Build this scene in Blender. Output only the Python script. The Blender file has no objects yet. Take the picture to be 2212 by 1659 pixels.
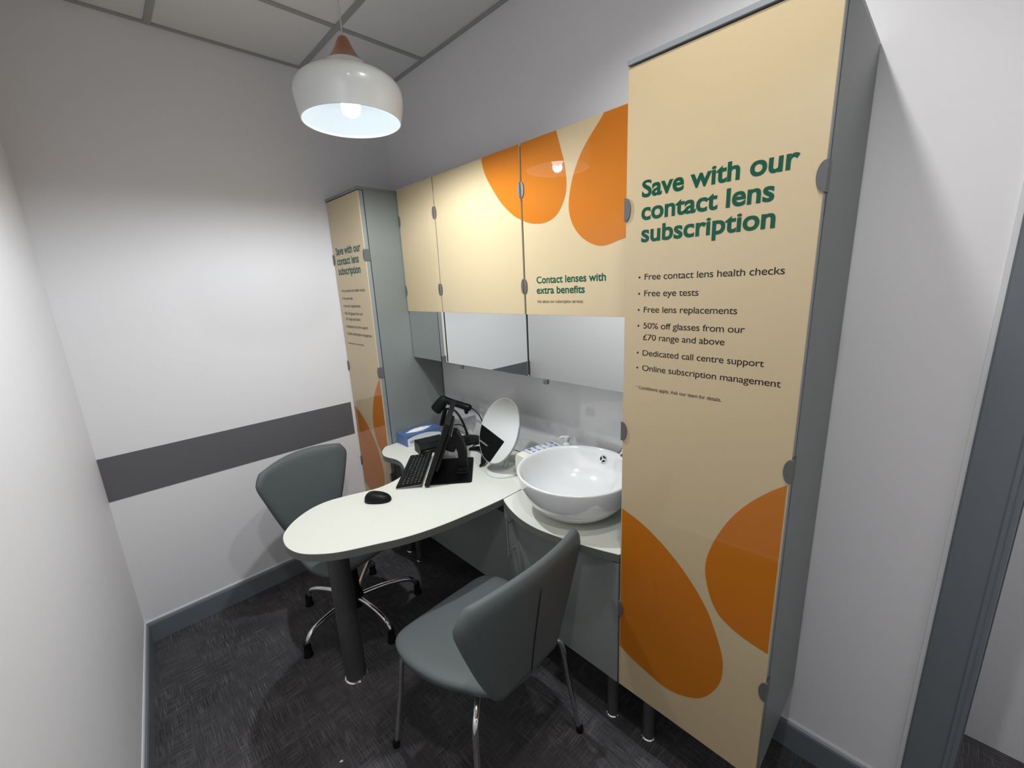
import bpy, bmesh, math, random
from mathutils import Vector, Matrix
from mathutils.geometry import tessellate_polygon

random.seed(7)
SC = bpy.context.scene
COL = SC.collection
PI = math.pi

# ------------------------------------------------------------------ camera, world, lights, exposure
cam_data = bpy.data.cameras.new('camera')
cam = bpy.data.objects.new('camera', cam_data)
COL.objects.link(cam)
cam_data.sensor_fit = 'HORIZONTAL'
cam_data.sensor_width = 36.0
cam_data.lens = 912.055 / 2212.0 * 36.0
cam_data.clip_start = 0.02
cam_data.clip_end = 50
RW = Matrix(((0.6953, 0.7172, -0.0426), (-0.1327, 0.1927, 0.9713), (0.7064, -0.6697, 0.2339)))
_q = RW.transposed().to_quaternion()
_q.normalize()
cam.matrix_world = Matrix.Translation((2.46262, -1.41909, 1.59179)) @ _q.to_matrix().to_4x4()
SC.camera = cam

world = bpy.data.worlds.new('world')
SC.world = world
world.use_nodes = True
world.node_tree.nodes['Background'].inputs[0].default_value = (0.9, 0.95, 1.0, 1)
world.node_tree.nodes['Background'].inputs[1].default_value = 0.02

BULB_STRENGTH = 8.0
PENDANT_POWER = 47.0
SPOT_POWER = 27.0
ROOM_POWER = 32.0
CORRIDOR_POWER = 34.0
SC.view_settings.view_transform = 'Standard'
SC.view_settings.look = 'None'
SC.view_settings.gamma = 1.0
SC.view_settings.use_curve_mapping = False
SC.view_settings.exposure = 0.0
LAMP = Vector((1.038, -0.712, 2.115))          # centre of the pendant's rim
SPOT = Vector((2.03, -0.66, 2.668))            # recessed ceiling spotlight

H = 2.69
DESK = 0.75

# ------------------------------------------------------------------ helpers
def mat(name, color, rough=0.5, metal=0.0, coat=0.0, coat_rough=0.03, bump=0.0, bump_scale=200.0, var=0.0, var_scale=6.0,
        spec=0.5, emit=None, emit_strength=0.0, trans=0.0, ior=1.5):
    m = bpy.data.materials.new(name)
    m.use_nodes = True
    nt = m.node_tree
    b = nt.nodes['Principled BSDF']
    b.inputs['Base Color'].default_value = (*color, 1)
    b.inputs['Roughness'].default_value = rough
    b.inputs['Metallic'].default_value = metal
    b.inputs['Coat Weight'].default_value = coat
    b.inputs['Coat Roughness'].default_value = coat_rough
    b.inputs['Coat IOR'].default_value = 1.62
    b.inputs['Specular IOR Level'].default_value = spec
    b.inputs['IOR'].default_value = ior
    b.inputs['Transmission Weight'].default_value = trans
    if emit:
        b.inputs['Emission Color'].default_value = (*emit, 1)
        b.inputs['Emission Strength'].default_value = emit_strength
    tc = None
    if bump or var:
        tc = nt.nodes.new('ShaderNodeTexCoord')
    if bump:
        n = nt.nodes.new('ShaderNodeTexNoise')
        n.inputs['Scale'].default_value = bump_scale
        n.inputs['Detail'].default_value = 3
        bp = nt.nodes.new('ShaderNodeBump')
        bp.inputs['Strength'].default_value = bump
        bp.inputs['Distance'].default_value = 0.002
        nt.links.new(tc.outputs['Object'], n.inputs['Vector'])
        nt.links.new(n.outputs['Fac'], bp.inputs['Height'])
        nt.links.new(bp.outputs['Normal'], b.inputs['Normal'])
    if var:
        n = nt.nodes.new('ShaderNodeTexNoise')
        n.inputs['Scale'].default_value = var_scale
        n.inputs['Detail'].default_value = 4
        r = nt.nodes.new('ShaderNodeValToRGB')
        r.color_ramp.elements[0].position = 0.3
        r.color_ramp.elements[1].position = 0.7
        r.color_ramp.elements[0].color = (*[c * (1 - var) for c in color], 1)
        r.color_ramp.elements[1].color = (*[min(1, c * (1 + var)) for c in color], 1)
        nt.links.new(tc.outputs['Object'], n.inputs['Vector'])
        nt.links.new(n.outputs['Fac'], r.inputs['Fac'])
        nt.links.new(r.outputs['Color'], b.inputs['Base Color'])
    return m


def carpet_mat():
    m = bpy.data.materials.new('carpet')
    m.use_nodes = True
    nt = m.node_tree
    L = nt.links.new
    N = nt.nodes.new
    b = nt.nodes['Principled BSDF']
    b.inputs['Roughness'].default_value = 0.95
    b.inputs['Specular IOR Level'].default_value = 0.1
    tc = N('ShaderNodeTexCoord')

    def streak(scale, rot):
        mp = N('ShaderNodeMapping')
        mp.inputs['Scale'].default_value = scale
        mp.inputs['Rotation'].default_value = (0, 0, rot)
        L(tc.outputs['Object'], mp.inputs['Vector'])
        n = N('ShaderNodeTexNoise')
        n.inputs['Scale'].default_value = 1.0
        n.inputs['Detail'].default_value = 3
        n.inputs['Roughness'].default_value = 0.6
        L(mp.outputs['Vector'], n.inputs['Vector'])
        r = N('ShaderNodeValToRGB')
        r.color_ramp.elements[0].position = 0.50
        r.color_ramp.elements[1].position = 0.76
        L(n.outputs['Fac'], r.inputs['Fac'])
        return r.outputs['Color']
    a = streak((11, 420, 1), 0.0)
    c = streak((420, 11, 1), 0.0)

    def patch(off, lo, hi):                  # where each thread direction shows
        mp = N('ShaderNodeMapping')
        mp.inputs['Location'].default_value = (off, off * 0.7, 0)
        L(tc.outputs['Object'], mp.inputs['Vector'])
        pn = N('ShaderNodeTexNoise')
        pn.inputs['Scale'].default_value = 5.0
        pn.inputs['Detail'].default_value = 3
        L(mp.outputs['Vector'], pn.inputs['Vector'])
        pr = N('ShaderNodeMapRange')
        pr.inputs[1].default_value = 0.38
        pr.inputs[2].default_value = 0.62
        pr.inputs[3].default_value = lo
        pr.inputs[4].default_value = hi
        L(pn.outputs['Fac'], pr.inputs[0])
        return pr.outputs[0]

    def mul(x, y):
        m_ = N('ShaderNodeMath')
        m_.operation = 'MULTIPLY'
        L(x, m_.inputs[0])
        L(y, m_.inputs[1])
        return m_.outputs[0]
    ad = N('ShaderNodeMath')
    ad.operation = 'MAXIMUM'
    L(mul(a, patch(3.1, 0.25, 1.0)), ad.inputs[0])
    L(mul(c, patch(9.7, 0.15, 0.9)), ad.inputs[1])
    # tone per patch
    tn = N('ShaderNodeTexNoise')
    tn.inputs['Scale'].default_value = 2.6
    tn.inputs['Detail'].default_value = 3
    L(tc.outputs['Object'], tn.inputs['Vector'])
    tr = N('ShaderNodeValToRGB')
    tr.color_ramp.elements[0].position = 0.35
    tr.color_ramp.elements[1].position = 0.65
    tr.color_ramp.elements[0].color = (0.041, 0.039, 0.042, 1)
    tr.color_ramp.elements[1].color = (0.076, 0.072, 0.077, 1)
    L(tn.outputs['Fac'], tr.inputs['Fac'])
    fm = N('ShaderNodeMix')
    fm.data_type = 'RGBA'
    L(ad.outputs[0], fm.inputs[0])
    L(tr.outputs['Color'], fm.inputs[6])
    fm.inputs[7].default_value = (0.28, 0.27, 0.28, 1)
    L(fm.outputs[2], b.inputs['Base Color'])
    fn = N('ShaderNodeTexNoise')
    fn.inputs['Scale'].default_value = 900
    L(tc.outputs['Object'], fn.inputs['Vector'])
    bp = N('ShaderNodeBump')
    bp.inputs['Strength'].default_value = 0.6
    bp.inputs['Distance'].default_value = 0.003
    L(fn.outputs['Fac'], bp.inputs['Height'])
    L(bp.outputs['Normal'], b.inputs['Normal'])
    return m


def wood_mat():
    m = mat('oiled_wood', (0.30, 0.12, 0.04), rough=0.35, coat=0.3, coat_rough=0.2)
    nt = m.node_tree
    b = nt.nodes['Principled BSDF']
    tc = nt.nodes.new('ShaderNodeTexCoord')
    mp = nt.nodes.new('ShaderNodeMapping')
    mp.inputs['Scale'].default_value = (60, 60, 8)
    n = nt.nodes.new('ShaderNodeTexNoise')
    n.inputs['Scale'].default_value = 1.5
    n.inputs['Detail'].default_value = 5
    r = nt.nodes.new('ShaderNodeValToRGB')
    r.color_ramp.elements[0].color = (0.22, 0.085, 0.03, 1)
    r.color_ramp.elements[1].color = (0.42, 0.18, 0.06, 1)
    nt.links.new(tc.outputs['Object'], mp.inputs['Vector'])
    nt.links.new(mp.outputs['Vector'], n.inputs['Vector'])
    nt.links.new(n.outputs['Fac'], r.inputs['Fac'])
    nt.links.new(r.outputs['Color'], b.inputs['Base Color'])
    return m


M = {}
M['wall'] = mat('white_wall_paint', (0.83, 0.828, 0.85), 0.6, bump=0.08, bump_scale=260)
M['ceiling'] = mat('ceiling_tile', (0.76, 0.755, 0.75), 0.9, bump=0.25, bump_scale=420, var=0.04, var_scale=300)
M['tbar'] = mat('ceiling_bar', (0.36, 0.365, 0.36), 0.45)
M['carpet'] = carpet_mat()
M['band'] = mat('grey_wall_band', (0.122, 0.122, 0.132), 0.6, bump=0.05, bump_scale=300)
M['skirting'] = mat('grey_gloss_trim', (0.165, 0.185, 0.205), 0.35)
M['white_bead_lit_edge'] = mat('white_bead_lit_edge', (0.75, 0.76, 0.78), 0.5)
M['cabinet'] = mat('grey_laminate', (0.205, 0.222, 0.213), 0.4, bump=0.03, bump_scale=500)
M['cabinet_dark'] = mat('dark_gap', (0.01, 0.01, 0.011), 0.6)
M['silver'] = mat('silver_edge', (0.27, 0.295, 0.315), 0.35, metal=0.2)
M['clip'] = mat('grey_plastic_clip', (0.105, 0.108, 0.112), 0.45)
M['cream'] = mat('cream_print', (0.545, 0.437, 0.27), 0.6, coat=0.8, coat_rough=0.015, spec=0.1)
M['orange'] = mat('orange_print', (0.49, 0.15, 0.0085), 0.6, coat=0.8, coat_rough=0.015, spec=0.05)
M['green'] = mat('green_print', (0.001, 0.075, 0.042), 0.6, coat=0.4, coat_rough=0.02, spec=0.05)
M['ink'] = mat('dark_ink', (0.010, 0.007, 0.010), 0.6, coat=0.3, coat_rough=0.02, spec=0.05)
M['mirror'] = mat('mirror_glass', (0.86, 0.90, 0.89), 0.008, metal=1.0)
M['splash'] = mat('back_painted_glass', (0.74, 0.74, 0.75), 0.35, coat=1.0, coat_rough=0.02)
M['desk'] = mat('white_laminate', (0.69, 0.70, 0.635), 0.42, bump=0.02, bump_scale=600)
M['desk_edge'] = mat('grey_edge_band', (0.125, 0.128, 0.122), 0.4)
M['under'] = mat('desk_underside', (0.25, 0.25, 0.24), 0.6)
M['pole'] = mat('grey_metal_pole', (0.10, 0.10, 0.105), 0.35, metal=0.3)
M['chrome'] = mat('chrome', (0.86, 0.86, 0.87), 0.08, metal=1.0)
M['steel'] = mat('brushed_steel', (0.62, 0.62, 0.63), 0.28, metal=1.0)
M['leather'] = mat('grey_vinyl', (0.098, 0.116, 0.118), 0.58, bump=0.12, bump_scale=900)
M['seam'] = mat('black_seam', (0.006, 0.006, 0.007), 0.7)
M['black'] = mat('black_plastic', (0.004, 0.004, 0.0045), 0.45, spec=0.22, bump=0.04, bump_scale=1500)
M['black_soft'] = mat('soft_black_plastic', (0.007, 0.007, 0.0075), 0.55, spec=0.22)
M['black_gloss'] = mat('gloss_black', (0.006, 0.007, 0.009), 0.08)
M['key'] = mat('black_key', (0.008, 0.008, 0.009), 0.5, spec=0.25)
M['legend'] = mat('white_legend', (0.8, 0.8, 0.8), 0.6)
M['ceramic'] = mat('white_ceramic', (0.80, 0.81, 0.815), 0.12, coat=1.0, coat_rough=0.01)
M['white_plastic'] = mat('white_plastic', (0.72, 0.74, 0.73), 0.35)
M['mirror_frame'] = mat('pale_grey_plastic', (0.40, 0.41, 0.41), 0.35)
M['clear_base'] = mat('translucent_white', (0.70, 0.74, 0.71), 0.2, coat=0.6)
M['lamp_out'] = mat('white_lamp_enamel', (0.76, 0.80, 0.79), 0.3, coat=0.8, coat_rough=0.10)
M['lamp_in'] = mat('white_lamp_inside', (0.80, 0.86, 0.90), 0.5)
M['wood'] = wood_mat()
M['bulb'] = mat('lit_bulb', (1, 1, 1), 0.4, emit=(0.97, 0.985, 1.0), emit_strength=BULB_STRENGTH)
M['cord'] = mat('white_cord', (0.55, 0.56, 0.55), 0.5)
M['tissue_blue'] = mat('blue_card', (0.085, 0.15, 0.34), 0.4, var=0.12, var_scale=40)
M['tissue_white'] = mat('white_card', (0.74, 0.77, 0.80), 0.45)
M['tissue'] = mat('white_tissue', (0.85, 0.85, 0.84), 0.9)
M['paper'] = mat('cream_paper', (0.74, 0.73, 0.64), 0.9, bump=0.6, bump_scale=90)
M['wrap'] = mat('printed_clear_wrap', (0.74, 0.77, 0.82), 0.22, coat=0.6, coat_rough=0.1, bump=0.25, bump_scale=60)
M['blue_ink'] = mat('blue_ink', (0.08, 0.12, 0.30), 0.4)
M['blue_cap'] = mat('blue_cap', (0.03, 0.02, 0.42), 0.35)
M['clear_bottle'] = mat('clear_bottle', (0.72, 0.72, 0.73), 0.15, trans=0.5)
M['downlight_glow'] = mat('downlight_lens', (1, 1, 1), 0.4, emit=(1, 0.98, 0.95), emit_strength=8.0)


def root_matrix(o):
    m = o.matrix_basis.copy()
    p = o.parent
    while p:
        m = p.matrix_basis @ m
        p = p.parent
    return m


def tag(o, label=None, cat=None, group=None, kind=None):
    if label: o['label'] = label
    if cat: o['category'] = cat
    if group: o['group'] = group
    if kind: o['kind'] = kind
    return o


def thing(name, loc, label, cat, group=None, rz=0.0):
    o = bpy.data.objects.new(name, None)
    o.empty_display_size = 0.05
    COL.objects.link(o)
    o.location = loc
    o.rotation_euler = (0, 0, rz)
    return tag(o, label, cat, group)


def obj(name, bm, material, parent=None, smooth=False, local=False, sharp=None):
    """bm is in world coordinates unless local=True (then in the parent's frame)"""
    if parent is not None and not local:
        bm.transform(root_matrix(parent).inverted())
    bmesh.ops.recalc_face_normals(bm, faces=bm.faces[:])
    me = bpy.data.meshes.new(name)
    bm.to_mesh(me)
    bm.free()
    mats = material if isinstance(material, (list, tuple)) else [material]
    for mm in mats:
        me.materials.append(M[mm])
    if smooth:
        for p in me.polygons:
            p.use_smooth = True
        if sharp:
            me.set_sharp_from_angle(angle=math.radians(sharp))
    o = bpy.data.objects.new(name, me)
    COL.objects.link(o)
    if parent is not None:
        o.parent = parent
    return o


def obj_here(name, bm, material, label, cat, group=None, smooth=False, sharp=None, origin=None):
    """single mesh top-level thing with its origin at `origin`"""
    if origin is not None:
        bm.transform(Matrix.Translation(-Vector(origin)))
    o = obj(name, bm, material, None, smooth, sharp=sharp)
    if origin is not None:
        o.location = origin
    return tag(o, label, cat, group)


def struct(name, bm, material, parent=None, smooth=False):
    o = obj(name, bm, material, parent, smooth)
    if parent is None:
        o['kind'] = 'structure'
    return o


def add_box(bm, x0, x1, y0, y1, z0, z1, bev=0.0, seg=2, mtx=None):
    r = bmesh.ops.create_cube(bm, size=1.0)
    vs = r['verts']
    t = Matrix.Translation(((x0 + x1) / 2, (y0 + y1) / 2, (z0 + z1) / 2)) @ Matrix.Diagonal((abs(x1 - x0), abs(y1 - y0), abs(z1 - z0), 1))
    bmesh.ops.transform(bm, matrix=t, verts=vs)
    if bev > 0:
        es = list({e for v in vs for e in v.link_edges})
        g = bmesh.ops.bevel(bm, geom=es, offset=bev, segments=seg, affect='EDGES', profile=0.5)
        vs = list({v for f in g['faces'] for v in f.verts} | {v for v in vs if v.is_valid})
    if mtx is not None:
        bmesh.ops.transform(bm, matrix=mtx, verts=[v for v in vs if v.is_valid])
    return vs


def box(*a, **k):
    bm = bmesh.new()
    add_box(bm, *a, **k)
    return bm


def add_lathe(bm, prof, c=(0, 0, 0), n=48, axis=None, close=False):
    """prof: list of (r, z). axis: matrix applied before translation"""
    rings = []
    vs = []
    for r, z in prof:
        if r < 1e-6:
            v = bm.verts.new((0, 0, z))
            rings.append([v])
            vs.append(v)
        else:
            ring = [bm.verts.new((r * math.cos(2 * PI * i / n), r * math.sin(2 * PI * i / n), z)) for i in range(n)]
            rings.append(ring)
            vs += ring
    seq = list(zip(rings[:-1], rings[1:]))
    if close:
        seq.append((rings[-1], rings[0]))
    for a, b in seq:
        for i in range(n):
            j = (i + 1) % n
            f = [a[i % len(a)], a[j % len(a)], b[j % len(b)], b[i % len(b)]]
            u = []
            for v in f:
                if v not in u:
                    u.append(v)
            if len(u) >= 3:
                bm.faces.new(u)
    m = Matrix.Translation(c)
    if axis is not None:
        m = m @ axis.to_4x4()
    bmesh.ops.transform(bm, matrix=m, verts=vs)
    return vs


def lathe(*a, **k):
    bm = bmesh.new()
    add_lathe(bm, *a, **k)
    return bm


def catmull(pts, n=8, closed=False):
    P = [Vector(p) for p in pts]
    out = []
    N = len(P)
    rng = range(N) if closed else range(N - 1)
    for i in rng:
        if closed:
            p0, p1, p2, p3 = P[(i - 1) % N], P[i], P[(i + 1) % N], P[(i + 2) % N]
        else:
            p1, p2 = P[i], P[i + 1]
            p0 = P[i - 1] if i > 0 else p1 * 2 - p2
            p3 = P[i + 2] if i + 2 < N else p2 * 2 - p1
        for k in range(n):
            t = k / n
            out.append(0.5 * ((2 * p1) + (-p0 + p2) * t + (2 * p0 - 5 * p1 + 4 * p2 - p3) * t * t + (-p0 + 3 * p1 - 3 * p2 + p3) * t ** 3))
    if not closed:
        out.append(P[-1])
    return out


def add_tube(bm, path, rad, n=12, cap=True):
    P = [Vector(p) for p in path]
    R = rad if isinstance(rad, (list, tuple)) else [rad] * len(P)
    rings = []
    up = Vector((0, 0, 1))
    prev = None
    for i, p in enumerate(P):
        d = (P[min(i + 1, len(P) - 1)] - P[max(i - 1, 0)]).normalized()
        if prev is None:
            a = up if abs(d.dot(up)) < 0.95 else Vector((1, 0, 0))
            u = d.cross(a).normalized()
        else:
            u = (prev - d * prev.dot(d)).normalized()
        prev = u
        w = d.cross(u)
        rings.append([bm.verts.new(p + (u * math.cos(2 * PI * k / n) + w * math.sin(2 * PI * k / n)) * R[i]) for k in range(n)])
    for a, b in zip(rings[:-1], rings[1:]):
        for k in range(n):
            bm.faces.new((a[k], a[(k + 1) % n], b[(k + 1) % n], b[k]))
    if cap:
        bm.faces.new(rings[0])
        bm.faces.new(rings[-1])
    return [v for r in rings for v in r]


def tube(*a, **k):
    bm = bmesh.new()
    add_tube(bm, *a, **k)
    return bm


def add_prism(bm, pts, w0, w1, plane='xy', caps=True):
    """pts 2D outline; extruded along the remaining axis from w0 to w1"""
    def mk(p, w):
        if plane == 'xy': return (p[0], p[1], w)
        if plane == 'xz': return (p[0], w, p[1])
        return (w, p[0], p[1])
    a = [bm.verts.new(mk(p, w0)) for p in pts]
    b = [bm.verts.new(mk(p, w1)) for p in pts]
    n = len(pts)
    for i in range(n):
        bm.faces.new((a[i], a[(i + 1) % n], b[(i + 1) % n], b[i]))
    if caps:
        for tri in tessellate_polygon([[Vector((p[0], p[1], 0)) for p in pts]]):
            bm.faces.new([a[i] for i in tri])
            bm.faces.new([b[i] for i in tri])
    return a + b


def prism(*a, **k):
    bm = bmesh.new()
    add_prism(bm, *a, **k)
    return bm


def inset(pts, d):
    """move every outline point inward by d (counter-clockwise outline)"""
    n = len(pts)
    area = sum(pts[i][0] * pts[(i + 1) % n][1] - pts[(i + 1) % n][0] * pts[i][1] for i in range(n))
    s = 1 if area > 0 else -1
    out = []
    for i in range(n):
        p0, p1, p2 = Vector(pts[i - 1][:2]), Vector(pts[i][:2]), Vector(pts[(i + 1) % n][:2])
        e1, e2 = (p1 - p0), (p2 - p1)
        if e1.length < 1e-7: e1 = e2
        if e2.length < 1e-7: e2 = e1
        n1 = Vector((-e1.y, e1.x)).normalized()
        n2 = Vector((-e2.y, e2.x)).normalized()
        nn = (n1 + n2)
        if nn.length < 1e-6: nn = n1
        nn = nn.normalized() / max(0.5, math.sqrt(max(0.01, (1 + n1.dot(n2)) / 2)))
        q = p1 + nn * d * s
        out.append((q.x, q.y))
    return out


FONT_CACHE = {}


def text_mesh(s, bold=0.0, shear=0.0, spacing=1.0):
    cu = bpy.data.curves.new('lettering', 'FONT')
    cu.body = s
    cu.size = 1.0
    cu.offset = bold
    cu.shear = shear
    cu.space_character = spacing
    cu.resolution_u = 5
    o = bpy.data.objects.new('lettering', cu)
    COL.objects.link(o)
    dg = bpy.context.evaluated_depsgraph_get()
    dg.update()
    me = bpy.data.meshes.new_from_object(o.evaluated_get(dg))
    bpy.data.objects.remove(o)
    bpy.data.curves.remove(cu)
    bm = bmesh.new()
    bm.from_mesh(me)
    bpy.data.meshes.remove(me)
    return bm


_b = text_mesh('H')
CAP = max(v.co.y for v in _b.verts)       # cap height of the built-in font at size 1
_b.free()
_b = text_mesh('x')
XH = max(v.co.y for v in _b.verts)        # its x-height
_b.free()


def add_text_xz(dst, s, x0, x1, zb, cap, y, bold=0.0, fx=lambda x: x):
    """a line of lettering standing on a plane facing -y, stretched to span x0..x1"""
    bm = text_mesh(s, bold, 0.0, 1.0 if bold else 0.95)
    xs = [v.co.x for v in bm.verts]
    a, b = min(xs), max(xs)
    sx = (x1 - x0) / (b - a)
    def fz(y):                             # taller lower-case letters than the built-in face has
        k = 0.735 * CAP / XH
        if y <= XH: return (y * (1.05 if y < 0 else k)) * cap / CAP
        return (0.735 * CAP + (y - XH) * (CAP - 0.735 * CAP) / (CAP - XH)) * cap / CAP
    vm = {}
    for v in bm.verts:
        vm[v] = dst.verts.new((fx(x0 + (v.co.x - a) * sx), y, zb + fz(v.co.y)))
    for f in bm.faces:
        try:
            dst.faces.new([vm[v] for v in f.verts])
        except ValueError:
            pass
    bm.free()


def add_dot_xz(dst, x, z, r, y, n=14):
    dst.faces.new([dst.verts.new((x + r * math.cos(2 * PI * i / n), y, z + r * math.sin(2 * PI * i / n))) for i in range(n)])


def flat_xz(pts, y):
    bm = bmesh.new()
    vs = [bm.verts.new((p[0], y, p[1])) for p in pts]
    for tri in tessellate_polygon([[Vector((p[0], p[1], 0)) for p in pts]]):
        bm.faces.new([vs[i] for i in tri])
    return bm


# ------------------------------------------------------------------ the setting
XR = 3.6                                  # far right wall
def yC(x): return -1.541 - 0.0745 * x     # slightly skewed near wall
DOOR0, DOOR1, DOORH = 2.632, 3.45, 2.1

struct('floor', box(-0.2, XR + 0.2, -2.1, 0.75, -0.05, 0.0), 'carpet')

cb = bmesh.new()
add_box(cb, -0.2, XR + 0.2, -2.1, 0.75, H + 0.004, H + 0.06)
ceiling = struct('ceiling', cb, 'ceiling')
gb = bmesh.new()
for k in range(-1, 6):
    x = 0.4543 + 0.6 * k
    if 0.05 < x < XR:
        add_box(gb, x - 0.012, x + 0.012, -2.0, 0.0, H - 0.001, H + 0.006)
for k in range(3):
    y = -0.444 - 0.6 * k
    add_box(gb, 0.0, XR, y - 0.012, y + 0.012, H - 0.0025, H + 0.006)
add_box(gb, 0.0, 0.02, -1.545, 0.0, H - 0.002, H + 0.006)
add_box(gb, 0.0, XR, -0.02, 0.0, H - 0.002, H + 0.006)
obj('ceiling_grid', gb, 'tbar', ceiling)

struct('wall_left', box(-0.12, 0.0, -1.75, 0.12, 0, H + 0.01), 'wall')
wb = bmesh.new()
add_box(wb, 0.0, DOOR0, 0.0, 0.12, 0, H + 0.01)
add_box(wb, DOOR0, DOOR1, 0.0, 0.12, DOORH, H + 0.01)
add_box(wb, DOOR1, XR, 0.0, 0.12, 0, H + 0.01)
struct('wall_back', wb, 'wall')
struct('wall_front', prism([(-0.12, yC(-0.12)), (XR + 0.1, yC(XR + 0.1)), (XR + 0.1, yC(XR + 0.1) - 0.12), (-0.12, yC(-0.12) - 0.12)], 0, H + 0.01), 'wall')
struct('wall_right', box(XR, XR + 0.12, -1.95, 0.6, 0, H + 0.01), 'wall')
struct('wall_corridor', box(2.0, XR + 0.12, 0.452, 0.57, 0.0, H + 0.01), 'wall')
struct('wall_corridor_end', box(1.9, 2.0, 0.1, 0.57, 0.0, H + 0.01), 'wall')

# grey band painted round the left wall as a flat rail
struct('trim_1', box(0.0, 0.003, -1.541, -0.425, 0.7381, 0.9375), 'band')


def skirting(name, x0, y0, x1, y1, side):
    """profile board from (x0,y0) to (x1,y1); `side` = inward normal"""
    d = Vector((x1 - x0, y1 - y0, 0))
    n = Vector((side[0], side[1], 0)).normalized()
    prof = [(0, 0), (0.015, 0), (0.015, 0.092), (0.012, 0.099), (0.004, 0.104), (0.0, 0.104)]
    bead = [(0.0, 0.104), (0.006, 0.104), (0.003, 0.111), (0.0, 0.111)]
    o = None
    for nm, pr, mt in (('board', prof, 'skirting'), ('bead', bead, 'white_bead_lit_edge')):
        bm = bmesh.new()
        a = [bm.verts.new(Vector((x0, y0, 0)) + n * p[0] + Vector((0, 0, p[1]))) for p in pr]
        b = [bm.verts.new(Vector((x1, y1, 0)) + n * p[0] + Vector((0, 0, p[1]))) for p in pr]
        k = len(pr)
        for i in range(k):
            bm.faces.new((a[i], a[(i + 1) % k], b[(i + 1) % k], b[i]))
        bm.faces.new(a)
        bm.faces.new(b)
        if o is None:
            o = struct(name, bm, mt)
        else:
            obj('baseboard_bead', bm, mt, o)


skirting('baseboard_left', 0.0, -1.541, 0.0, 0.0, (1, 0))
skirting('baseboard_front', 0.0, yC(0), XR, yC(XR), (0.074, 1))
skirting('baseboard_back', 0.0, 0.0, 2.538, 0.0, (0, -1))

# door casing on the right: stepped profile with a bead at the opening
tb = bmesh.new()
cas = [(2.538, 0.0), (2.538, -0.016), (2.542, -0.019), (2.608, -0.019), (2.611, -0.023), (2.618, -0.023), (2.621, -0.018), (2.630, -0.016), (2.632, -0.012), (2.632, 0.0)]
add_prism(tb, cas, 0.0, DOORH + 0.09)
add_box(tb, 2.632, DOOR1, -0.019, 0.0, DOORH, DOORH + 0.09)
add_box(tb, DOOR1, DOOR1 + 0.09, -0.019, 0.0, 0.0, DOORH + 0.09)
trim2 = struct('trim_2', tb, 'skirting')
obj('casing_lit_edge', box(2.529, 2.538, -0.0125, 0.0, 0.111, DOORH + 0.09), 'white_bead_lit_edge', trim2)  # white strip paints in the light on the casing's side edge
jb = bmesh.new()
add_box(jb, DOOR0 - 0.001, DOOR0 + 0.004, 0.0, 0.12, 0, DOORH)
obj('door_jamb', jb, 'skirting', trim2)

# glossy panel between counter and wall cabinets
obj_here('splashback_panel', box(0.392, 1.838, -0.007, -0.001, DESK + 0.002, 1.213), 'splash',
         'pale grey glossy splashback behind the basin and desk', 'splashback', origin=(1.1, -0.004, DESK))


# ------------------------------------------------------------------ printed panels
BLOB_A = [(1.846, 0.913), (1.913, 0.888), (1.982, 0.846), (2.048, 0.788), (2.102, 0.72), (2.135, 0.652), (2.158, 0.58), (2.158, 0.512),
          (2.137, 0.452), (2.104, 0.406), (2.052, 0.375), (2.001, 0.365), (1.939, 0.377), (1.887, 0.392), (1.846, 0.411)]
BLOB_B = [(2.2585, 1.127), (2.221, 1.094), (2.178, 1.045), (2.141, 0.985), (2.110, 0.908), (2.097, 0.837), (2.109, 0.77), (2.135, 0.717),
          (2.174, 0.690), (2.214, 0.677), (2.2585, 0.670)]
BLOB_A = [tuple(p) for p in catmull([(x, z, 0) for x, z in BLOB_A], 6)]
BLOB_B = [tuple(p) for p in catmull([(x, z, 0) for x, z in BLOB_B], 6)]
HEAD = [('Save with our', 1.886, 2.218, 1.7835), ('contact lens', 1.886, 2.180, 1.7305), ('subscription', 1.887, 2.186, 1.678)]
BUL = [('Free contact lens health checks', 2.212, 1.584, 1), ('Free eye tests', 2.039, 1.5425, 1), ('Free lens replacements', 2.127, 1.501, 1),
       ('50% off glasses from our', 2.146, 1.4595, 1), ('\u00a370 range and above', 2.105, 1.429, 0),
       ('Dedicated call centre support', 2.190, 1.387, 1), ('Online subscription management', 2.226, 1.346, 1)]


def poster_art(panel, y, fx):
    yy = y - 0.0004
    obj('orange_shape', flat_xz([(fx(p[0]), p[1]) for p in BLOB_A], yy), 'orange', panel)
    obj('orange_shape', flat_xz([(fx(p[0]), p[1]) for p in BLOB_B], yy), 'orange', panel)
    for s, a, b, z in HEAD:
        bm = bmesh.new()
        add_text_xz(bm, s, a, b, z, 0.0365, yy, 0.027, fx)
        obj('heading_text', bm, 'green', panel)
    for s, b, z, dot in BUL:
        bm = bmesh.new()
        add_text_xz(bm, s, 1.8995, b, z, 0.0148, yy, 0.0, fx)
        if dot:
            add_dot_xz(bm, fx(1.885), z + 0.0065, 0.0026, yy)
        obj('bullet_text', bm, 'ink', panel)
    bm = bmesh.new()
    add_text_xz(bm, 'Conditions apply. Ask our team for details.', 1.890, 2.107, 1.2935, 0.0085, yy, 0.0, fx)
    add_dot_xz(bm, fx(1.884), 1.2995, 0.0012, yy, 8)
    obj('small_print', bm, 'ink', panel)


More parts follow.
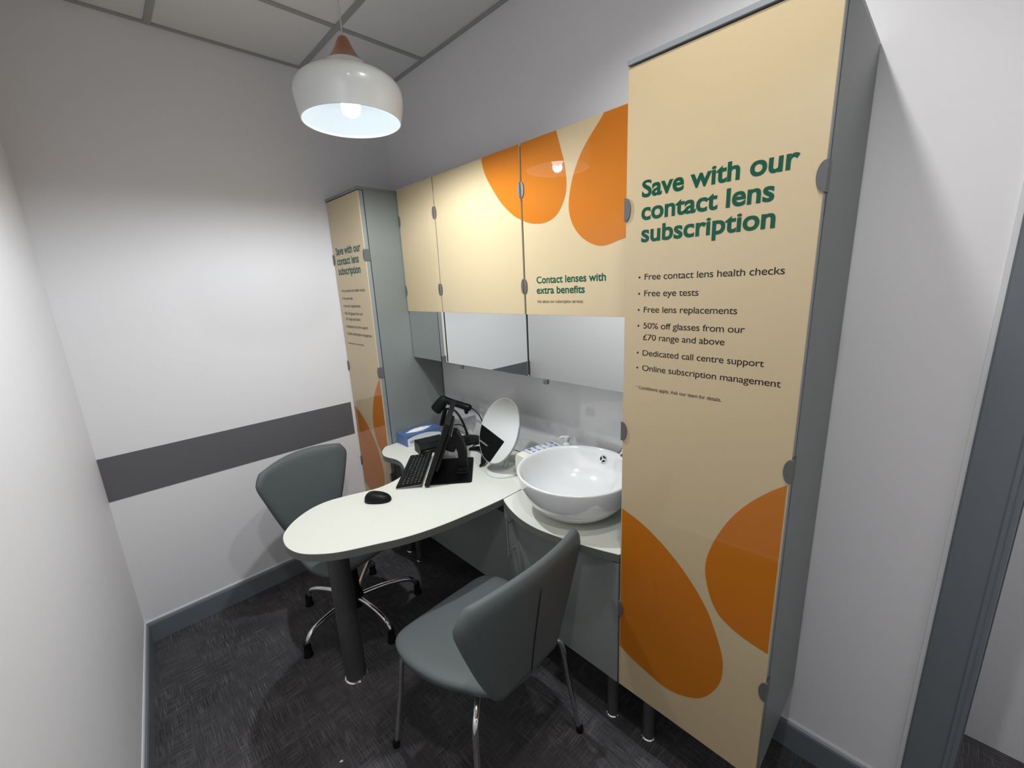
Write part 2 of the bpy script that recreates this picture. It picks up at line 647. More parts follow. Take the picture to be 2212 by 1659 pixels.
def half_moon(xe, sgn, z, y, hz=0.028, wx=0.014, t=0.004, tab=None):
    """clip at a panel edge xe bulging towards sgn over the panel face at y"""
    pts = [(xe + sgn * wx * math.cos(a), z + hz * math.sin(a)) for a in [(-PI / 2) + PI * i / 14 for i in range(15)]]
    bm = prism(pts, y - t, y, 'xz')
    if tab:
        add_box(bm, xe - sgn * 0.0035, xe, y - t, y + tab, z - hz, z + hz)
    return bm


def cabinet_leg(parent, x, y, top):
    l = obj('leg', lathe([(0, 0), (0.02, 0), (0.02, top), (0, top)], (x, y, 0), 20), 'pole', parent, smooth=True, sharp=40)
    obj('foot_ring', lathe([(0, 0), (0.0235, 0), (0.0235, 0.007), (0.0205, 0.010), (0, 0.010)], (x, y, 0), 20), 'chrome', l, smooth=True, sharp=40)


def tall_cabinet(x0, x1, yf, ztop, label, right):
    """tall grey cupboard: carcass, thin door, clipped-on printed panel"""
    zb = 0.255
    t = thing('tall_cabinet', ((x0 + x1) / 2, -0.19, 0), label, 'cabinet', 'tall poster cabinets')
    yc = yf + 0.030                        # front of the carcass
    c = bmesh.new()
    add_box(c, x0, x1, yc, -0.002 if right else -0.010, zb, ztop - 0.013, 0.001, 1)
    obj('carcass', c, 'cabinet', t)
    obj('top_panel', box(x0, x1, yf - 0.004, -0.002 if right else -0.010, ztop - 0.013, ztop, 0.0012, 1), 'silver' if right else 'cabinet', t)
    obj('door_gap_shade', box(x0 + 0.004, x1 - 0.003, yc - 0.004, yc, zb + 0.002, ztop - 0.014), 'cabinet_dark', t)  # dark slab colours in the shade between carcass and door
    d = obj('door', box(x0 + 0.001, x1 - 0.001, yf + 0.006, yc - 0.004, zb, ztop - 0.016, 0.001, 1), 'silver', t)
    p = obj('printed_panel', box(x0 + 0.0005, x1 - 0.0005, yf, yf + 0.0055, zb, ztop - 0.0165, 0.0008, 1), 'cream', t)
    k = (x1 - x0) / (2.263 - 1.8425)
    poster_art(p, yf, lambda x: x0 + 0.0005 + (x - 1.8425) * k)
    for z in (1.760, 1.160, 0.556):
        for xe, s in ((x0 + 0.0005, 1), (x1 - 0.0005, -1)):
            obj('clip', half_moon(xe, s, z, yf, tab=0.026 if s < 0 else 0.006), 'clip', t)
    for lx, ly in ((x0 + 0.07, -0.306), (x1 - 0.07, -0.306), (x0 + 0.07, -0.07), (x1 - 0.07, -0.07)):
        cabinet_leg(t, lx, ly, zb)
    return t


tall_cabinet(0.0045, 0.3885, -0.408, 2.077, 'tall grey cabinet with cream poster front standing against the left wall', False)
tall_cabinet(1.8425, 2.2632, -0.394, 2.0945, 'large tall grey cabinet with cream poster front at right of the basin', True)

# wall cabinets with mirrored doors whose upper part carries a clipped-on print
BL1 = [(1.070, 2.0815), (1.070, 2.066), (1.085, 2.019), (1.122, 1.961), (1.172, 1.898), (1.233, 1.846), (1.284, 1.819), (1.333, 1.802), (1.397, 1.797),
       (1.451, 1.816), (1.486, 1.861), (1.497, 1.91), (1.488, 1.976), (1.470, 2.037), (1.461, 2.065), (1.456, 2.0815)]
BL2 = [(1.643, 2.0815), (1.636, 2.071), (1.566, 2.0), (1.524, 1.926), (1.505, 1.843), (1.518, 1.782), (1.556, 1.733), (1.607, 1.703), (1.651, 1.696),
       (1.702, 1.707), (1.738, 1.717), (1.79, 1.75), (1.838, 1.80), (1.838, 2.0815)]
MT, MB, OT = 1.4676, 1.2146, 2.0815
YO = -0.200


def clip_poly(pts, xmin, xmax):
    def cut(ps, keep, at):
        out = []
        for i in range(len(ps)):
            a, b = ps[i - 1], ps[i]
            ka, kb = keep(a), keep(b)
            if ka != kb:
                t = (at - a[0]) / (b[0] - a[0])
                out.append((at, a[1] + (b[1] - a[1]) * t))
            if kb:
                out.append(b)
        return out
    pts = cut(pts, lambda p: p[0] >= xmin, xmin)
    return cut(pts, lambda p: p[0] <= xmax, xmax) if pts else pts


SM1 = [tuple(p)[:2] for p in catmull([(x, z, 0) for x, z in BL1], 6)]
SM2 = [tuple(p)[:2] for p in catmull([(x, z, 0) for x, z in BL2], 6)]
SM1 = [(x, min(z, OT)) for x, z in SM1]
SM2 = [(x, min(z, OT)) for x, z in SM2]


def wall_cabinet(x0, x1, label, words=False, lclips=True):
    t = thing('wall_cabinet', ((x0 + x1) / 2, -0.1, MB), label, 'cabinet', 'mirrored wall cabinets above the counter')
    obj('carcass', box(x0 + 0.0005, x1 - 0.0005, -0.184, -0.0015, MB + 0.004, OT - 0.001), 'cabinet', t)
    a, b = x0 + 0.0042, x1 - 0.0042
    obj('door_gap_shade', box(x0 + 0.0006, x1 - 0.0006, -0.1846, -0.1842, MB + 0.004, OT - 0.002), 'cabinet_dark', t)  # dark sheet on the carcass paints the shade in the gaps between doors
    obj('mirror_door', box(a, b, YO + 0.006, -0.1850, MB, OT - 0.0015, 0.0006, 1), 'mirror', t)
    p = obj('printed_panel', box(a, b, YO, YO + 0.0055, MT, OT, 0.0006, 1), 'cream', t)
    for sm in (SM1, SM2):
        q = clip_poly(sm, a, b)
        if len(q) > 2 and max(u[0] for u in q) - min(u[0] for u in q) > 0.01:
            obj('orange_shape', flat_xz(q, YO - 0.0004), 'orange', p)
    if words:
        bm = bmesh.new()
        add_text_xz(bm, 'Contact lenses with', 1.347, 1.655, 1.5855, 0.024, YO - 0.0004, 0.022)
        obj('heading_text', bm, 'green', p)
        bm = bmesh.new()
        add_text_xz(bm, 'extra benefits', 1.346, 1.570, 1.5475, 0.024, YO - 0.0004, 0.022)
        obj('heading_text', bm, 'green', p)
        bm = bmesh.new()
        add_text_xz(bm, 'Ask about our subscription services', 1.347, 1.562, 1.513, 0.0105, YO - 0.0004)
        obj('small_print', bm, 'ink', p)
    for z in (1.926, 1.576):
        for xe, s in ((a, 1), (b, -1)):
            obj('clip', half_moon(xe, s, z, YO, hz=0.028, wx=0.011, tab=None), 'clip', t)
    return t


wall_cabinet(0.3895, 0.7155, 'narrow plain cream wall cabinet beside the left tall cabinet')
wall_cabinet(0.7165, 1.2815, 'middle mirrored wall cabinet with a cut orange shape at its top right')
wall_cabinet(1.2825, 1.8415, 'mirrored wall cabinet with green contact lenses heading above the basin', words=True)
for w, x in ((1, 0.825), (2, 1.374)):
    par = [o for o in bpy.data.objects if o.name.startswith('wall_cabinet')][w]
    obj('door_pull', box(x - 0.011, x + 0.011, YO + 0.002, YO + 0.014, MB - 0.02, MB, 0.002, 2), 'clip', par)

# ------------------------------------------------------------------ base cabinets and worktops
ta = thing('base_cabinet', (0.85, -0.18, 0), 'low grey cabinet under the back of the desk', 'cabinet', 'low cabinets')
obj('carcass', box(0.40, 1.304, -0.340, -0.012, 0.255, 0.655), 'cabinet', ta)
obj('door', box(0.703, 1.303, -0.358, -0.342, 0.272, 0.655, 0.001, 1), 'cabinet', ta)
obj('door', box(0.402, 0.699, -0.358, -0.342, 0.272, 0.655, 0.001, 1), 'cabinet', ta)
for lx, ly in ((0.445, -0.315), (1.22, -0.315), (0.445, -0.07), (1.22, -0.07)):
    cabinet_leg(ta, lx, ly, 0.255)

tbk = thing('base_cabinet', (1.56, -0.2, 0), 'low grey cabinet with steel bar handle below the basin', 'cabinet', 'low cabinets')
obj('carcass', box(1.309, 1.840, -0.378, -0.012, 0.255, 0.719), 'cabinet', tbk)
d = obj('door', box(1.310, 1.839, -0.398, -0.380, 0.258, 0.716, 0.001, 1), 'cabinet', tbk)
hb = bmesh.new()
add_tube(hb, [(1.364, -0.433, 0.535), (1.364, -0.433, 0.705)], 0.006, 14)
add_tube(hb, [(1.364, -0.399, 0.56), (1.364, -0.430, 0.56)], 0.0035, 10)
add_tube(hb, [(1.364, -0.399, 0.68), (1.364, -0.430, 0.68)], 0.0035, 10)
obj('handle', hb, 'steel', d, smooth=True, sharp=40)
for lx, ly in ((1.34, -0.32), (1.776, -0.32), (1.34, -0.07), (1.776, -0.07)):
    cabinet_leg(tbk, lx, ly, 0.255)

TOPT = 0.028
desk_free = [(0.396, -0.432), (0.444, -0.473), (0.502, -0.495), (0.548, -0.492), (0.585, -0.481), (0.637, -0.479), (0.701, -0.495),
             (0.751, -0.519), (0.790, -0.553), (0.811, -0.600), (0.820, -0.650), (0.820, -0.695), (0.806, -0.748), (0.782, -0.820), (0.768, -0.893), (0.781, -0.963),
             (0.820, -1.029), (0.868, -1.076), (0.912, -1.100), (0.970, -1.110), (1.023, -1.104), (1.072, -1.083), (1.120, -1.040),
             (1.160, -0.985), (1.208, -0.885), (1.238, -0.820), (1.264, -0.738), (1.281, -0.654), (1.292, -0.564), (1.300, -0.478), (1.304, -0.418), (1.3055, -0.394)]
df = catmull([(x, y, 0) for x, y in desk_free], 5)
outline = [(0.3905, -0.010), (0.3905, -0.415)] + [(p.x, p.y) for p in df] + [(1.3025, -0.010)]
td = thing('desk', (0.905, -0.926, 0), 'white curved desk with rounded end on a single grey column', 'desk')
ins = inset(outline, 0.0012)
dm = bmesh.new()
add_prism(dm, ins, DESK - TOPT + 0.001, DESK)
obj('desktop', dm, 'desk', td)
eb = bmesh.new()
n = len(outline)
for z0, z1 in ((DESK - TOPT, DESK - 0.0012),):
    a = [eb.verts.new((*p, z0)) for p in outline]
    b = [eb.verts.new((*p, z1)) for p in outline]
    c = [eb.verts.new((*p, z1)) for p in inset(outline, 0.003)]
    e = [eb.verts.new((*p, z0)) for p in inset(outline, 0.003)]
    for i in range(n):
        j = (i + 1) % n
        eb.faces.new((a[i], a[j], b[j], b[i]))
        eb.faces.new((b[i], b[j], c[j], c[i]))
        eb.faces.new((e[i], e[j], a[j], a[i]))
obj('edge_band', eb, 'desk_edge', td)
col = obj('leg', lathe([(0, 0), (0.041, 0), (0.041, DESK - TOPT), (0, DESK - TOPT)], (0.905, -0.926, 0), 40), 'pole', td, smooth=True, sharp=40)
obj('foot_ring', lathe([(0, 0), (0.0465, 0), (0.0465, 0.004), (0.042, 0.007), (0, 0.007)], (0.905, -0.926, 0), 40), 'chrome', col, smooth=True, sharp=40)

sink_edge = [(1.3075, -0.396), (1.330, -0.409), (1.387, -0.433), (1.466, -0.455), (1.542, -0.461), (1.618, -0.452), (1.713, -0.434), (1.780, -0.416), (1.8405, -0.396)]
se = catmull([(x, y, 0) for x, y in sink_edge], 6)
so = [(1.3045, -0.010)] + [(p.x, p.y) for p in se] + [(1.8405, -0.010)]
tw = thing('worktop', (1.56, -0.2, DESK - TOPT), 'white bow-fronted worktop under the basin', 'worktop')
obj('top', prism(inset(so, 0.0012), DESK - TOPT + 0.001, DESK), 'desk', tw)
eb = bmesh.new()
n = len(so)
a = [eb.verts.new((*p, DESK - TOPT)) for p in so]
b = [eb.verts.new((*p, DESK - 0.0012)) for p in so]
c = [eb.verts.new((*p, DESK - 0.0012)) for p in inset(so, 0.003)]
for i in range(n):
    j = (i + 1) % n
    eb.faces.new((a[i], a[j], b[j], b[i]))
    eb.faces.new((b[i], b[j], c[j], c[i]))
obj('edge_band', eb, 'desk_edge', tw)

# ------------------------------------------------------------------ basin and tap
BC = Vector((1.567, -0.257, DESK))
prof = [(0, 0.0), (0.108, 0.0), (0.113, 0.004), (0.135, 0.014), (0.163, 0.034), (0.188, 0.062), (0.205, 0.092), (0.215, 0.124), (0.2195, 0.150),
        (0.2205, 0.160), (0.2205, 0.164), (0.217, 0.1665), (0.212, 0.1655), (0.207, 0.160), (0.199, 0.140), (0.187, 0.110), (0.168, 0.077),
        (0.140, 0.050), (0.105, 0.032), (0.06, 0.022), (0.024, 0.019), (0, 0.019)]
tb_ = thing('wash_basin', BC, 'round white ceramic vessel basin on the worktop', 'basin')
bo = obj('bowl', lathe(prof, BC, 96), 'ceramic', tb_, smooth=True)
sub = bo.modifiers.new('smooth', 'SUBSURF')
sub.levels = sub.render_levels = 1
obj('drain', lathe([(0, 0.0195), (0.022, 0.0195), (0.023, 0.022), (0.018, 0.025), (0, 0.026)], BC, 32), 'chrome', tb_, smooth=True)
# overflow cover set into the rear inner wall
ov = Vector((1.5575, -0.0640, DESK + 0.131))
nrm_ = (Vector((BC.x, BC.y, 0)) - Vector((ov.x, ov.y, 0))).normalized()
nrm_ = (nrm_ * 0.91 + Vector((0, 0, 0.40))).normalized()
az = nrm_.to_track_quat('Z', 'Y').to_matrix()


# ------------------------------------------------------------------ pendant lamp
tp = thing('pendant_lamp', LAMP, 'white pendant lamp with wooden cap hanging over the desk', 'lamp')
LX, LY, LZ = LAMP
outp = [(0.1520, 0.000), (0.1565, 0.020), (0.1615, 0.045), (0.1640, 0.066), (0.1625, 0.084), (0.1545, 0.101), (0.1370, 0.1165), (0.1180, 0.1260),
        (0.1010, 0.1330), (0.0890, 0.1375), (0.0780, 0.1440), (0.0690, 0.1530), (0.0605, 0.1635)]
inp = [(max(0.01, r - 0.003), z - (0.003 if z > 0.09 else 0.0)) for r, z in outp]
def smooth_prof(p, k=4):
    return [(v.x, v.y) for v in catmull([(a, b, 0) for a, b in p], k)]
so_, si_ = smooth_prof(outp), smooth_prof(inp)
sh = obj('shade', lathe(so_ + [(0.0, 0.1635)], LAMP, 72), 'lamp_out', tp, smooth=True, sharp=50)
obj('shade_lining', lathe([so_[0]] + si_ + [(0.0, 0.160)], LAMP, 72), 'lamp_in', sh, smooth=True, sharp=50)
wp = smooth_prof([(0.0600, 0.1628), (0.0570, 0.1668), (0.0460, 0.1790), (0.0360, 0.1920), (0.0280, 0.2055), (0.0212, 0.2200), (0.0165, 0.2300), (0.0130, 0.2350), (0.0085, 0.2370)])
obj('wooden_cap', lathe(wp + [(0, 0.2375)], LAMP, 48), 'wood', tp, smooth=True)
obj('cord', tube([(LX, LY, LZ + 0.236), (LX, LY, H + 0.004)], 0.0022, 8), 'cord', tp, smooth=True)
obj('ceiling_rose', lathe([(0, -0.02), (0.03, -0.02), (0.042, -0.006), (0.042, 0.0), (0, 0)], (LX, LY, H - 0.003), 32), 'white_plastic', tp, smooth=True, sharp=40)
bprof = [(0.0, -0.032), (0.009, -0.0305), (0.018, -0.026), (0.0255, -0.0185), (0.0295, -0.008), (0.0300, 0.002), (0.0280, 0.013), (0.0225, 0.027), (0.0165, 0.040), (0.0140, 0.050)]
obj('bulb', lathe(bprof, (LX, LY, LZ + 0.045), 40), 'bulb', tp, smooth=True)
ld = bpy.data.lights.new('bulb_light', 'SPOT')
ld.energy = PENDANT_POWER
ld.spot_size = math.radians(178)
ld.spot_blend = 0.40
ld.shadow_soft_size = 0.022
ld.color = (0.93, 0.97, 1.0)
lo = bpy.data.objects.new('bulb_light', ld)
COL.objects.link(lo)
lo.parent = tp
lo.location = (0, 0, 0.010)
obj('lamp_holder', lathe([(0, 0.0), (0.017, 0.0), (0.019, 0.01), (0.019, 0.059), (0, 0.059)], (LX, LY, LZ + 0.094), 24), 'white_plastic', tp, smooth=True, sharp=40)

# recessed ceiling spotlights
def downlight(p, power, label, size=2.45, blend=0.5):
    t = thing('ceiling_spotlight', p, label, 'lamp', 'recessed ceiling spotlights')
    obj('bezel', lathe([(0.036, 0.0), (0.052, 0.0), (0.054, 0.006), (0.05, 0.012), (0.036, 0.012)], (p[0], p[1], H - 0.012), 32, close=True), 'white_plastic', t, smooth=True, sharp=40)
    obj('lens', lathe([(0, 0), (0.036, 0)], (p[0], p[1], H - 0.004), 32), 'downlight_glow', t)
    ld = bpy.data.lights.new('spot_light', 'SPOT')
    ld.energy = power
    ld.spot_size = size
    ld.spot_blend = blend
    ld.shadow_soft_size = 0.036
    ld.color = (1.0, 0.985, 0.965)
    lo = bpy.data.objects.new('spot_light', ld)
    COL.objects.link(lo)
    lo.parent = t
    lo.location = (0, 0, 0)
    return t


downlight(SPOT, SPOT_POWER, 'small recessed spotlight in the ceiling near the right tall cabinet')
downlight(Vector((2.28, -1.25, 2.668)), ROOM_POWER, 'small recessed spotlight in the ceiling above the right end of the room')
downlight(Vector((3.0, 0.25, 2.668)), CORRIDOR_POWER, 'small added fill spotlight in the corridor ceiling beyond the doorway')  # unseen lamp, added to brighten the wall beyond the doorway


# ------------------------------------------------------------------ chairs (local frame: faces +x, seat centre above origin)
SEAT_PTS = [(0.228, 0.0), (0.224, 0.11), (0.213, 0.182), (0.178, 0.218), (0.110, 0.234), (0.040, 0.230), (-0.040, 0.210), (-0.110, 0.176),
            (-0.170, 0.142), (-0.212, 0.095), (-0.222, 0.0)]


def seat_mesh(zt, sc=1.0, th=0.045):
    pts = SEAT_PTS + [(x, -y) for x, y in SEAT_PTS[-2:0:-1]]
    ol = [(p.x, p.y * sc) for p in catmull([(x, y, 0) for x, y in pts], 4, closed=True)]
    bm = bmesh.new()
    rings = []
    prof = [(0.0, 0.0), (0.3, 0.0), (0.55, 0.001), (0.75, 0.003), (0.88, 0.007), (0.95, 0.012), (0.988, 0.018), (1.0, 0.025), (0.985, 0.032), (0.93, 0.037), (0.75, 0.042), (0.3, 0.046), (0.0, 0.046)]
    for k, dz in prof:
        if k == 0.0:
            rings.append([bm.verts.new((0, 0, zt - dz - (0.008 if dz < 0.02 else 0)))])
            continue
        r = []
        for x, y in ol:
            z = zt - dz
            if dz < 0.03:
                z -= 0.008 * (1 - k * k)              # dished middle
                z -= 0.005 * max(0.0, x * k / 0.22) ** 3   # waterfall front
                z += 0.013 * (abs(y * k) / 0.23) ** 2
            r.append(bm.verts.new((x * k, y * k, z)))
        rings.append(r)
    n = len(ol)
    for a, b in zip(rings[:-1], rings[1:]):
        for i in range(n):
            j = (i + 1) % n
            f = []
            for v in (a[i % len(a)], a[j % len(a)], b[j % len(b)], b[i % len(b)]):
                if v not in f:
                    f.append(v)
            bm.faces.new(f)
    return bm


def back_pt(s, t, sc, depth, zt):
    """point on the middle surface of the backrest: s across (-1..1), t up (0..1)"""
    hw = (0.1275 + 0.1303 * min(1.0, t / 0.86) ** 0.8176) * sc
    if t > 0.72:                           # rounded upper corners
        u = (t - 0.72) / 0.28
        hw *= 1 - 0.1443 * u ** 2.6
    z = zt - 0.012 + t * 0.3849 - 0.0195 * (s * s) * t ** 2
    x = -0.2065 - 0.062 * t ** 1.15 + (-0.001 + 0.0446 * min(1.0, t * 1.15)) * abs(s) ** 2.0
    return Vector((x, s * hw, z)), depth


def back_mesh(sc, zt, th=0.038):
    bm = bmesh.new()
    NS, NT = 26, 22
    S = [-1 + 2 * i / NS for i in range(NS + 1)]
    S = [math.copysign(abs(s) ** 0.85, s) for s in S]
    T = [(j / NT) for j in range(NT + 1)]
    grid = [[back_pt(s, t, sc, 0, zt)[0] for s in S] for t in T]
    # normals by differences
    def normal(j, i):
        a = grid[min(j + 1, NT)][i] - grid[max(j - 1, 0)][i]
        b = grid[j][min(i + 1, NS)] - grid[j][max(i - 1, 0)]
        return b.cross(a).normalized()
    def thick(s, t):
        e = min(1.0, (1 - abs(s)) / 0.16, (1 - t) / 0.12)
        e = max(0.0, e)
        return th * 0.5 * (0.60 + 0.40 * math.sqrt(max(0, 1 - (1 - e) ** 2)))
    fr, bk = [], []
    for j, t in enumerate(T):
        fr.append([bm.verts.new(grid[j][i] + normal(j, i) * thick(S[i], t)) for i in range(NS + 1)])
        bk.append([bm.verts.new(grid[j][i] - normal(j, i) * thick(S[i], t)) for i in range(NS + 1)])
    for j in range(NT):
        for i in range(NS):
            bm.faces.new((fr[j][i], fr[j][i + 1], fr[j + 1][i + 1], fr[j + 1][i]))
            bm.faces.new((bk[j][i], bk[j + 1][i], bk[j + 1][i + 1], bk[j][i + 1]))
    ring_f = fr[0][:] + [fr[j][NS] for j in range(1, NT + 1)] + fr[NT][NS - 1::-1] + [fr[j][0] for j in range(NT - 1, 0, -1)]
    ring_b = bk[0][:] + [bk[j][NS] for j in range(1, NT + 1)] + bk[NT][NS - 1::-1] + [bk[j][0] for j in range(NT - 1, 0, -1)]
    k = len(ring_f)
    # rounded rim
    mids = []
    for a, b in zip(ring_f, ring_b):
        m = (a.co + b.co) / 2
        ctr = Vector((-0.23, 0, zt + 0.17))
        d = (m - ctr)
        nn = (a.co - b.co).normalized()
        d = (d - nn * d.dot(nn)).normalized()
        mids.append(bm.verts.new(m + d * (a.co - b.co).length * 0.38))
    for i in range(k):
        j = (i + 1) % k
        bm.faces.new((ring_f[i], ring_f[j], mids[j], mids[i]))
        bm.faces.new((mids[i], mids[j], ring_b[j], ring_b[i]))
    return bm


def seam_mesh(sc, zt, th=0.038):
    path = []
    for k in range(15):
        t = 0.02 + 0.80 * k / 14
        p, _ = back_pt(0.0, t, sc, 0, zt)
        path.append(p + Vector((-th * 0.5 - 0.0005, 0, -0.003)))
    return tube(path, 0.0022, 8)


# visitor chair
ZS = 0.472
tg = thing('visitor_chair', (1.506, -0.704, 0), 'grey upholstered four-legged visitor chair in front of the basin cabinet', 'chair', rz=PI + math.radians(1.93))
seat = obj('seat', seat_mesh(ZS), 'leather', tg, smooth=True, local=True)
bk = obj('backrest', back_mesh(1.0, ZS), 'leather', tg, smooth=True, local=True)
obj('seam', seam_mesh(1.0, ZS), 'seam', bk, smooth=True, local=True)
ub = bmesh.new()
add_box(ub, -0.12, 0.12, -0.02, 0.02, ZS - 0.062, ZS - 0.046)
add_box(ub, -0.13, -0.10, -0.13, 0.13, ZS - 0.060, ZS - 0.046)
add_box(ub, 0.10, 0.13, -0.13, 0.13, ZS - 0.060, ZS - 0.046)
obj('under_frame', ub, 'black_soft', tg, local=True)
for sx, sy in ((1, 1), (1, -1), (-1, 1), (-1, -1)):
    path = catmull([(sx * 0.10, sy * 0.10, ZS - 0.055), (sx * 0.165, sy * 0.170, ZS - 0.060), (sx * 0.187, sy * 0.196, ZS - 0.095), (sx * 0.203, sy * 0.212, 0.22), (sx * 0.228, sy * 0.238, 0.012)], 8)
    l = obj('leg', tube(path, 0.0095, 14), 'chrome', tg, smooth=True, local=True)
    obj('foot_cap', lathe([(0, 0), (0.0125, 0), (0.0125, 0.022), (0.010, 0.026), (0, 0.026)], (sx * 0.2285, sy * 0.2385, 0), 16), 'black_soft', l, smooth=True, local=True, sharp=40)

# swivel chair behind the desk
ZT = 0.4595
tk = thing('swivel_chair', (0.570, -0.764, 0), 'grey upholstered swivel chair with chrome star base behind the desk', 'chair', rz=math.radians(13.8))
SHELL = (0.008, -0.027, 0)
bm = seat_mesh(ZT, 0.92)
bmesh.ops.translate(bm, vec=SHELL, verts=bm.verts[:])
obj('seat', bm, 'leather', tk, smooth=True, local=True)
bm = back_mesh(0.901, ZT)
bmesh.ops.translate(bm, vec=SHELL, verts=bm.verts[:])
bk = obj('backrest', bm, 'leather', tk, smooth=True, local=True)
bm = seam_mesh(0.901, ZT)
bmesh.ops.translate(bm, vec=SHELL, verts=bm.verts[:])
obj('seam', bm, 'seam', bk, smooth=True, local=True)
obj('gas_column', lathe([(0, 0.05), (0.03, 0.05), (0.034, 0.06), (0.034, 0.135), (0.026, 0.145), (0.026, 0.28), (0.016, 0.285), (0.016, ZT - 0.048), (0, ZT - 0.048)], (0, 0, 0), 28), 'black_soft', tk, smooth=True, local=True, sharp=40)
obj('seat_plate', box(-0.09, 0.11, -0.08, 0.08, ZT - 0.066, ZT - 0.046, 0.004), 'black_soft', tk, local=True)
for ang in (-146.2, -73.4, 4.0, 69.5, 141.0):
    a = math.radians(ang)
    ft = root_matrix(tk).inverted() @ Vector((0.565 + 0.293 * math.cos(a), -0.752 + 0.293 * math.sin(a), 0))
    rl = math.hypot(ft.x, ft.y)
    ca, sa = ft.x / rl, ft.y / rl
    path = catmull([(ca * r * rl, sa * r * rl, z) for r, z in ((0.10, 0.105), (0.45, 0.114), (0.74, 0.110), (0.90, 0.096), (0.975, 0.070), (1.0, 0.035))], 7)
    l = obj('base_arm', tube(path, [0.0125] * len(path), 14), 'chrome', tk, smooth=True, local=True)
    obj('glide', lathe([(0, 0), (0.020, 0), (0.021, 0.006), (0.017, 0.012), (0.0150, 0.068), (0, 0.070)], (ft.x, ft.y, 0), 18), 'black_soft', l, smooth=True, local=True, sharp=50)


# ------------------------------------------------------------------ monitor, keyboard, mouse
W_AX = Vector((-0.756, 0.655, 0)).normalized()      # along the screen, away from the visitor
N_AX = Vector((-0.655, -0.756, 0)).normalized()     # towards the person using it
tm = thing('monitor', (0.93, -0.374, DESK), 'black desktop monitor on a flat square stand leaning back on the desk', 'monitor')
FR = Matrix(((W_AX.x, N_AX.x, 0), (W_AX.y, N_AX.y, 0), (0, 0, 1)))    # local (w, n, z)
pc = Vector((0.93, -0.374, DESK))


def loc(w, n_, z):
    return pc + W_AX * w + N_AX * n_ + Vector((0, 0, z))


def frame_at(p, tilt=0.0):
    """matrix: local x = width axis, y = normal, z = up, tilted back by tilt"""
    up = (Vector((0, 0, 1)) * math.cos(tilt) - N_AX * math.sin(tilt))
    no = (N_AX * math.cos(tilt) + Vector((0, 0, 1)) * math.sin(tilt))
    m = Matrix((W_AX, no, up)).transposed().to_4x4()
    return Matrix.Translation(p) @ m


fm0 = frame_at(pc)
bm = bmesh.new()
pts = []
hw, hd, cr = 0.135, 0.100, 0.012
for cx, cy, a0 in ((hw - cr, hd - cr, 0), (-hw + cr, hd - cr, 90), (-hw + cr, -hd + cr, 180), (hw - cr, -hd + cr, 270)):
    for k in range(6):
        a = math.radians(a0 + 90 * k / 5)
        pts.append((cx + cr * math.cos(a), cy + cr * math.sin(a)))
add_prism(bm, pts, 0.0, 0.006)
bm.transform(fm0)
obj('stand_plate', bm, 'black', tm)
bm = bmesh.new()
add_box(bm, -0.050, 0.050, -0.075, -0.030, 0.006, 0.030, 0.004, mtx=None)
add_box(bm, -0.056, 0.056, -0.082, -0.022, 0.005, 0.014, 0.004)
bm.transform(fm0)
obj('stand_block', bm, 'black_soft', tm)
# arm: upright rising and leaning to the hinge behind the screen
bm = bmesh.new()
arm = [(-0.040, -0.072, 0.02), (-0.040, -0.070, 0.10), (-0.040, -0.052, 0.165), (-0.040, -0.020, 0.190)]
side = [(-0.078, 0.012), (-0.040, 0.012), (-0.038, 0.10), (-0.020, 0.155), (0.000, 0.168), (-0.010, 0.205), (-0.040, 0.200), (-0.066, 0.150), (-0.078, 0.10)]
add_prism(bm, side, -0.026, 0.026, 'yz')
bm.transform(fm0)
obj('stand_arm', bm, 'black_soft', tm)
bm = bmesh.new()
add_tube(bm, [(-0.045, -0.010, 0.182), (0.045, -0.010, 0.182)], 0.022, 20)
bm.transform(fm0)
obj('hinge', bm, 'black_soft', tm, smooth=True, sharp=40)
TILT = math.radians(22)
SW, SH = 0.375, 0.300
sm = frame_at(loc(0.028, 0.104, 0.010), TILT)
bm = bmesh.new()
add_box(bm, -SW / 2, SW / 2, -0.022, 0.0, 0.0, SH, 0.004)
add_box(bm, -SW / 2 + 0.05, SW / 2 - 0.05, -0.040, -0.018, 0.05, SH - 0.06, 0.010)
bm.transform(sm)
scr = obj('screen_housing', bm, 'black_soft', tm)
bm = bmesh.new()
add_box(bm, -SW / 2 + 0.012, SW / 2 - 0.012, -0.001, 0.0012, 0.016, SH - 0.012)
bm.transform(sm)
obj('screen_glass', bm, 'black_gloss', tm)
bm = bmesh.new()
add_box(bm, -0.05, 0.05, -0.085, -0.036, 0.125, 0.205, 0.010)
bm.transform(sm)
obj('rear_mount', bm, 'black', tm)
bm = bmesh.new()
add_box(bm, -0.12, 0.12, -0.046, -0.041, 0.225, 0.232, 0.002)
bm.transform(sm)
obj('vent_strip', bm, 'steel', scr)

# keyboard
kc = N_AX * 0.007 + (Vector((0.909, -0.641, 0)) + Vector((0.713, -0.330, 0)) + Vector((0.967, -0.551, 0)) + Vector((0.652, -0.412, 0))) / 4
kw = (Vector((0.652, -0.412, 0)) - Vector((0.909, -0.641, 0)) + Vector((0.713, -0.33, 0)) - Vector((0.967, -0.551, 0))).normalized()
kn = Vector((-kw.y, kw.x, 0))
if kn.dot(N_AX) < 0: kn = -kn
tky = thing('keyboard', (kc.x, kc.y, DESK), 'slim black keyboard lying in front of the monitor', 'keyboard')
KT = math.radians(6)
kup = (Vector((0, 0, 1)) * math.cos(KT) + kn * math.sin(KT))
kf = (kn * math.cos(KT) - Vector((0, 0, 1)) * math.sin(KT))
km = Matrix.Translation(Vector((kc.x, kc.y, DESK + 0.014))) @ Matrix((kw, kf, kup)).transposed().to_4x4()
KL, KD = 0.345, 0.112
bm = bmesh.new()
